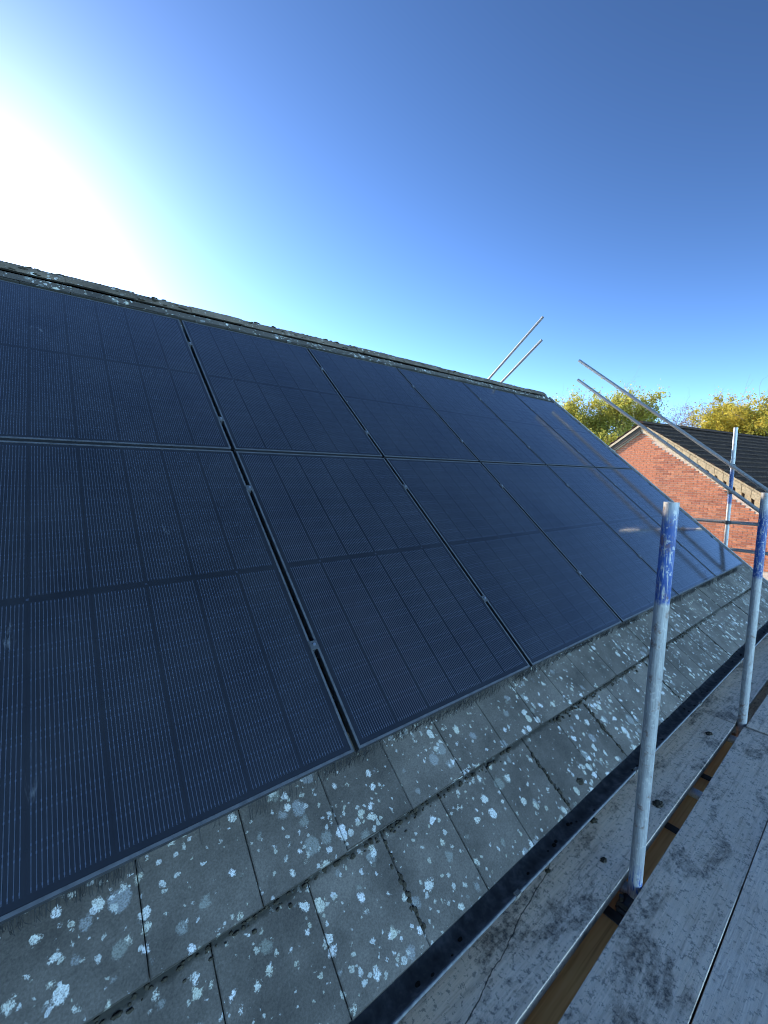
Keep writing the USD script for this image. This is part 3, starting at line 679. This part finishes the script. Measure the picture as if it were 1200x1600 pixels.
obj("mortar", hull([(x + dx, y, z) for (x, y, z) in pts for dx in (0, .2)]), m_nbm, gw)
bricks = []
rb = np.random.default_rng(11)
for row in range(80):
    z1 = -.02 - row * .075; z0 = z1 - .063
    if z0 < -4.2: break
    y = -HW + .4 + (0 if row % 2 else .1125)
    while y < HW - .4:
        ya_, yb_ = y + .006, y + .219; y += .225
        if yb_ > 0 and max(ya_, 0) * 0 + (-math.tan(PR) * yb_) < z0 + .02: 
            if -math.tan(PR) * ya_ < z1: continue
        if ya_ < 0 and math.tan(PRR) * ya_ < z0 + .02:
            if math.tan(PRR) * yb_ < z1: continue
        # clip the top corner to the rake so no brick pokes through the verge
        pr = rb.uniform(0, .004)
        top = min(z1, hz_(ya_) if ya_ > 0 or True else z1); zl, zr = min(z1, hz_(ya_)), min(z1, hz_(yb_))
        if min(zl, zr) <= z0 + .004: continue
        P = [(x, yy, zz) for x in (-pr + .005, .011) for yy, zz in ((ya_, z0), (yb_, z0), (ya_, zl), (yb_, zr))]
        cy, cz = (ya_ + yb_) / 2, (z0 + z1) / 2
        # how well the photograph shows it: in front of the roof edge, inside the frame
        W = O + np.array([0, 0, cz]) + np.array([-math.sin(HA), math.cos(HA), 0]) * cy - CAM
        fz = W @ fw; sxp, syp = 600 + FPX * (W @ R_) / fz, 800 - FPX * (W @ U_) / fz
        vis = (930 < sxp < 1198) and syp < 620 + (sxp - 862) * .86 + 12
        bricks.append((0 if vis else 1, fz, P))
bricks.sort(key=lambda b: (b[0], b[1]))
for b in bricks[:300]: obj("brick", hull(b[2]), bm[rb.integers(3)], gw)
rest = [hull(b[2]) for b in bricks[300:]]
obj("brick_field", cat(rest), bm[0], gw, kind="stuff")
obj("side_wall", box(.2, DEP, -HW + .4, HW - .4, BOT, math.tan(PRR) * (-HW + .4) - .3), bm[0], nb)
# verge: overhanging boards, corbelled buff bricks growing towards the right eaves, undercloak
OV = .10
m_buff = plain("buff_verge", (.50, .36, .20), .8, noise=.25, scale=18, bump=.2, rnd=.08)
m_soff = plain("soffit_board", (.11, .075, .05), .8, noise=.5, scale=22, bump=.3)
m_pale = plain("pale_board", (.56, .43, .28), .7, noise=.2, scale=14)
zt = .25                                        # roof surface above the brick peak
def zr(y): return zt - math.tan(PR) * abs(y)
def wedge(ya, yb, x0, x1, lo, hi):
    return hull([(x, y, fz(y)) for x in (x0, x1) for y in (ya, yb) for fz in (lo, hi)])
# left rake
obj("barge_board", wedge(.0, HW, -OV, -OV + .025, lambda y: zr(y) - .115, lambda y: zr(y) - .035), m_pale, nb)
for k in range(3):
    obj("barge_plank", wedge(.0, HW, -OV + .028 + .003 * k, -.0365, lambda y: zr(y) - .13 - (k + 1) * .052, lambda y: zr(y) - .134 - k * .052), m_soff, nb)
obj("verge_trim", wedge(.0, HW - .3, -.035, -.0005, lambda y: -math.tan(PR) * y - .09, lambda y: -math.tan(PR) * y - .042), m_pale, nb)
# right rake
n_st = 20
for k in range(n_st):
    ya_, yb_ = -k * HW / n_st - .006, -(k + 1) * HW / n_st + .006
    lo = lambda y: math.tan(PRR) * y + .07
    hi = lambda y: zr(y) - .06
    mid = lambda y: .55 * lo(y) + .45 * hi(y)
    obj("corbel_brick", wedge(ya_, yb_, -.10, .012, mid, hi), m_buff, nb)
    sh = (yb_ - ya_) * .32
    obj("corbel_brick", wedge(ya_ + (sh if k >= 4 else 0), yb_, -.06, .012, lo, lambda y: mid(y) - .006), m_buff, nb)
obj("corbel_backing", wedge(0, -HW, .02, .2, lambda y: math.tan(PRR) * y - .02, lambda y: zr(y) - .06), m_soff, nb)
obj("verge_trim", wedge(-.0, -HW, -.045, .011, lambda y: math.tan(PRR) * y - .005, lambda y: math.tan(PRR) * y + .066), m_pale, nb)
# roof: stepped courses of dark tiles, tile by tile
m_dark = plain("dark_tile", (.060, .040, .030), .9, noise=.9, scale=18, bump=.4, spec=.03)
nroof = group("roof", nb)
slope_len = HW / math.cos(PR) + .25
tl = []
rt_ = np.random.default_rng(5)
for side in (-1, 1):
    for r_ in range(int(slope_len / .30)):
        s0 = slope_len - r_ * .30; s1 = max(.02, s0 - .36)
        x = -OV + (.0 if r_ % 2 else -.0)
        while x < DEP:
            x1 = x + .30; lift = .045 + rt_.normal(0, .004)
            P = [(xx, side * s * math.cos(PR) , zt - s * math.sin(PR) + dz + h * .02) for xx in (x + .002, x1 - .004) for (s, h) in ((s0, 3.0), (s1, 0)) for dz in (-.035, 0.0 + rt_.normal(0, .003))]
            P2 = [((x + x1) / 2, side * s * math.cos(PR), zt - s * math.sin(PR) + h * .02 + .012) for (s, h) in ((s0, 3.0), (s1, 0))]
            tl.append(hull(P + P2)); x = x1
obj("dark_tiles", cat(tl), m_dark, nroof, kind="stuff")
obj("verge_edge", cat([wedge(-k * .25, -k * .25 - .27, -OV - .004, -OV + .06, lambda y: zr(y) - .05, lambda y: zr(-k * .25) * 0 + zr(y) + .012) for k in range(1, 18)]), m_buff, nroof)
for k in range(26):
    x = -OV + k * .44
    q = [(xx, .115 * math.sin(t), zt - .02 + .105 * math.cos(t)) for xx in (x, x + .434) for t in np.linspace(-1.5, 1.5, 9)]
    if x < DEP: obj("ridge_tile", hull(q), m_dark, nroof)

# ------------------------------------------------------------------ trees
def bark(name, c): return plain(name, c, .9, noise=.4, scale=6)
m_bark = bark("bark", (.085, .070, .052)); m_bark2 = bark("bark_red", (.12, .085, .065)); m_twig = bark("twig", (.15, .115, .085))
def leaf_mat(name, col):
    return M(name, {"g": ("geometry", {}), "n": ("noise_texture", {"scale": .8, "detail": 3.}), "rp": ("geometry", {}),
        "r": ("rgb_ramp", {"ramp": [(.3, tuple(c * .65 for c in col)), (.55, col), (.75, (col[0] * 1.3, col[1] * 1.2, col[2] * 1.5))]}),
        "d": ("diffuse_bsdf", {}), "t": ("translucent_bsdf", {}), "m": ("mix_closure", {"fac": .5})},
        [("g.position", "n.vector"), ("n.fac", "r.fac"), ("r.color", "d.color"), ("r.color", "t.color"), ("d.BSDF", "m.closure1"), ("t.BSDF", "m.closure2")], "m.closure")
lf_y = leaf_mat("leaf_yellow_green", (.50, .47, .10)); lf_g = leaf_mat("leaf_golden", (.55, .46, .08)); lf_b = leaf_mat("bud_brown", (.26, .17, .10))
def tree(name, label, px_, top_py, depth, width, seed, nleaf, lmat, bmat, leaf=.15, twiggy=1.0, flat=1.0, levels=4, group_="spring trees beyond the houses"):
    d = ray(px_, 760); base = CAM + d * depth; base[2] = GZ
    dt = ray(px_, top_py); H = (CAM + dt * depth)[2] - GZ
    r = np.random.default_rng(seed)
    t = thing(name, label, "tree", base, group=group_)
    big, tw, tips = [], [], []
    def grow(p, dirn, L, rad, lv):
        n = 5; pts = [p]; q = dirn / np.linalg.norm(dirn)
        for k in range(n):
            q = q + r.normal(0, .13 + .04 * lv, 3) + np.array([0, 0, .05 * (1 if lv else .3)]); q /= np.linalg.norm(q); pts.append(pts[-1] + q * L / n)
        pts = np.array(pts); rr = np.linspace(rad, rad * .55, n + 1)
        (big if lv <= 1 else tw).append(limb(pts, rr, 6 if lv <= 1 else 3))
        if lv >= levels - 1: tips.extend(pts[2:])
        if lv >= levels: return
        kids = [0, 6, 5, 5, 4][lv + 1] if lv + 1 < 5 else 3
        kids = int(kids * (twiggy if lv >= 2 else 1))
        for k in range(kids):
            at = r.uniform(.3, 1.0); i_ = min(n - 1, int(at * n)); P = pts[i_] + (pts[i_ + 1] - pts[i_]) * (at * n - i_)
            s = r.normal(0, 1, 3); s -= q * (s @ q); s /= np.linalg.norm(s)
            ang = r.uniform(.45, 1.0); nd = q * math.cos(ang) + s * math.sin(ang); nd[2] += .12
            grow(P, nd, L * r.uniform(.52, .74), rr[i_] * .55, lv + 1)
    h0 = H * .30
    trunk = limb(np.array([[0, 0, -.1], [0, 0, h0 * .5], [.1, .05, h0]]), [H * .022, H * .018, H * .015], 9)
    top = np.array([.1, .05, h0]); W2 = width / 2
    for k in range(7):
        az = k * 2.4 + r.uniform(-.3, .3); tilt = r.uniform(.12, .95)
        nd = np.array([math.cos(az) * math.sin(tilt) * W2 / (H * .35), math.sin(az) * math.sin(tilt) * W2 / (H * .35), math.cos(tilt) * flat])
        grow(top - [0, 0, r.uniform(0, h0 * .25)], nd, H * .34 * r.uniform(.85, 1.1), H * .010, 1)
    tips_ = np.array(tips); tips_ = tips_[tips_[:, 2] < np.percentile(tips_[:, 2], 98.5)]
    # fit the grown crown to the measured height and width
    sc = np.array([W2 / np.percentile(np.abs(tips_[:, :2]), 97), W2 / np.percentile(np.abs(tips_[:, :2]), 97), 1.0]); sz = (H - h0) / (np.percentile(tips_[:, 2], 99.3) - h0)
    def fit(v):
        v = np.array(v, float); k = np.clip((v[:, 2] - h0 * .5) / (h0 * .5), 0, 1)[:, None]
        v[:, :2] *= 1 + (sc[:2] - 1) * k; v[:, 2] = np.where(v[:, 2] > h0, h0 + (v[:, 2] - h0) * sz, v[:, 2]); return v
    tk = obj("trunk", mapm(cat([trunk] + big), fit), bmat, t, smooth=True)
    obj("twigs", mapm(cat(tw), fit), m_twig, t, smooth=True)
    if nleaf:
        FT = fit(tips_); FT = FT[r.permutation(len(FT))[: max(60, int(len(FT) * .30))]]
        T = FT[r.integers(0, len(FT), nleaf)] + r.normal(0, 1, (nleaf, 3)) * r.choice([.12, .25, .38], (nleaf, 1))
        a_ = r.normal(0, 1, (nleaf, 3)); a_ /= np.linalg.norm(a_, axis=1, keepdims=True); b_ = np.cross(a_, r.normal(0, 1, (nleaf, 3))); b_ /= np.linalg.norm(b_, axis=1, keepdims=True)
        s = leaf * r.uniform(.45, 1.25, (nleaf, 1))
        v = np.stack([T - a_ * s * .5, T + b_ * s * .34, T + a_ * s * .5, T - b_ * s * .34], 1).reshape(-1, 3)
        i4 = np.arange(nleaf)[:, None] * 4
        obj("crown", trimesh.Trimesh(v, np.vstack([i4 + [0, 1, 2], i4 + [0, 2, 3]]), process=False), lmat, t)
    return t
tree("leafing_tree", "yellow green tree in young leaf left of the brick gable", 938, 619, 34, 8.2, 3, 95000, lf_y, m_bark, .16)
tree("leafing_tree", "golden green rounded tree at the right picture edge behind the dark roof", 1172, 620, 36, 10.5, 8, 120000, lf_g, m_bark, .17)
tree("bare_tree", "bare reddish tree between the two leafing trees", 1092, 634, 50, 5.0, 21, 12000, lf_b, m_bark2, .14, 1.2)
tree("bare_tree", "thin bare tree behind the peak of the brick gable", 1045, 641, 56, 5.5, 31, 5000, lf_b, m_twig, .12, 1.2)
tree("bare_tree", "slim upright tree with sparse leaves just left of the gable peak", 982, 622, 44, 3.6, 41, 9000, lf_y, m_bark2, .12, 1.0, 1.6)
tree("bare_tree", "small bare tree showing just above the roof verge", 893, 630, 52, 4.0, 51, 5000, lf_b, m_twig, .12)
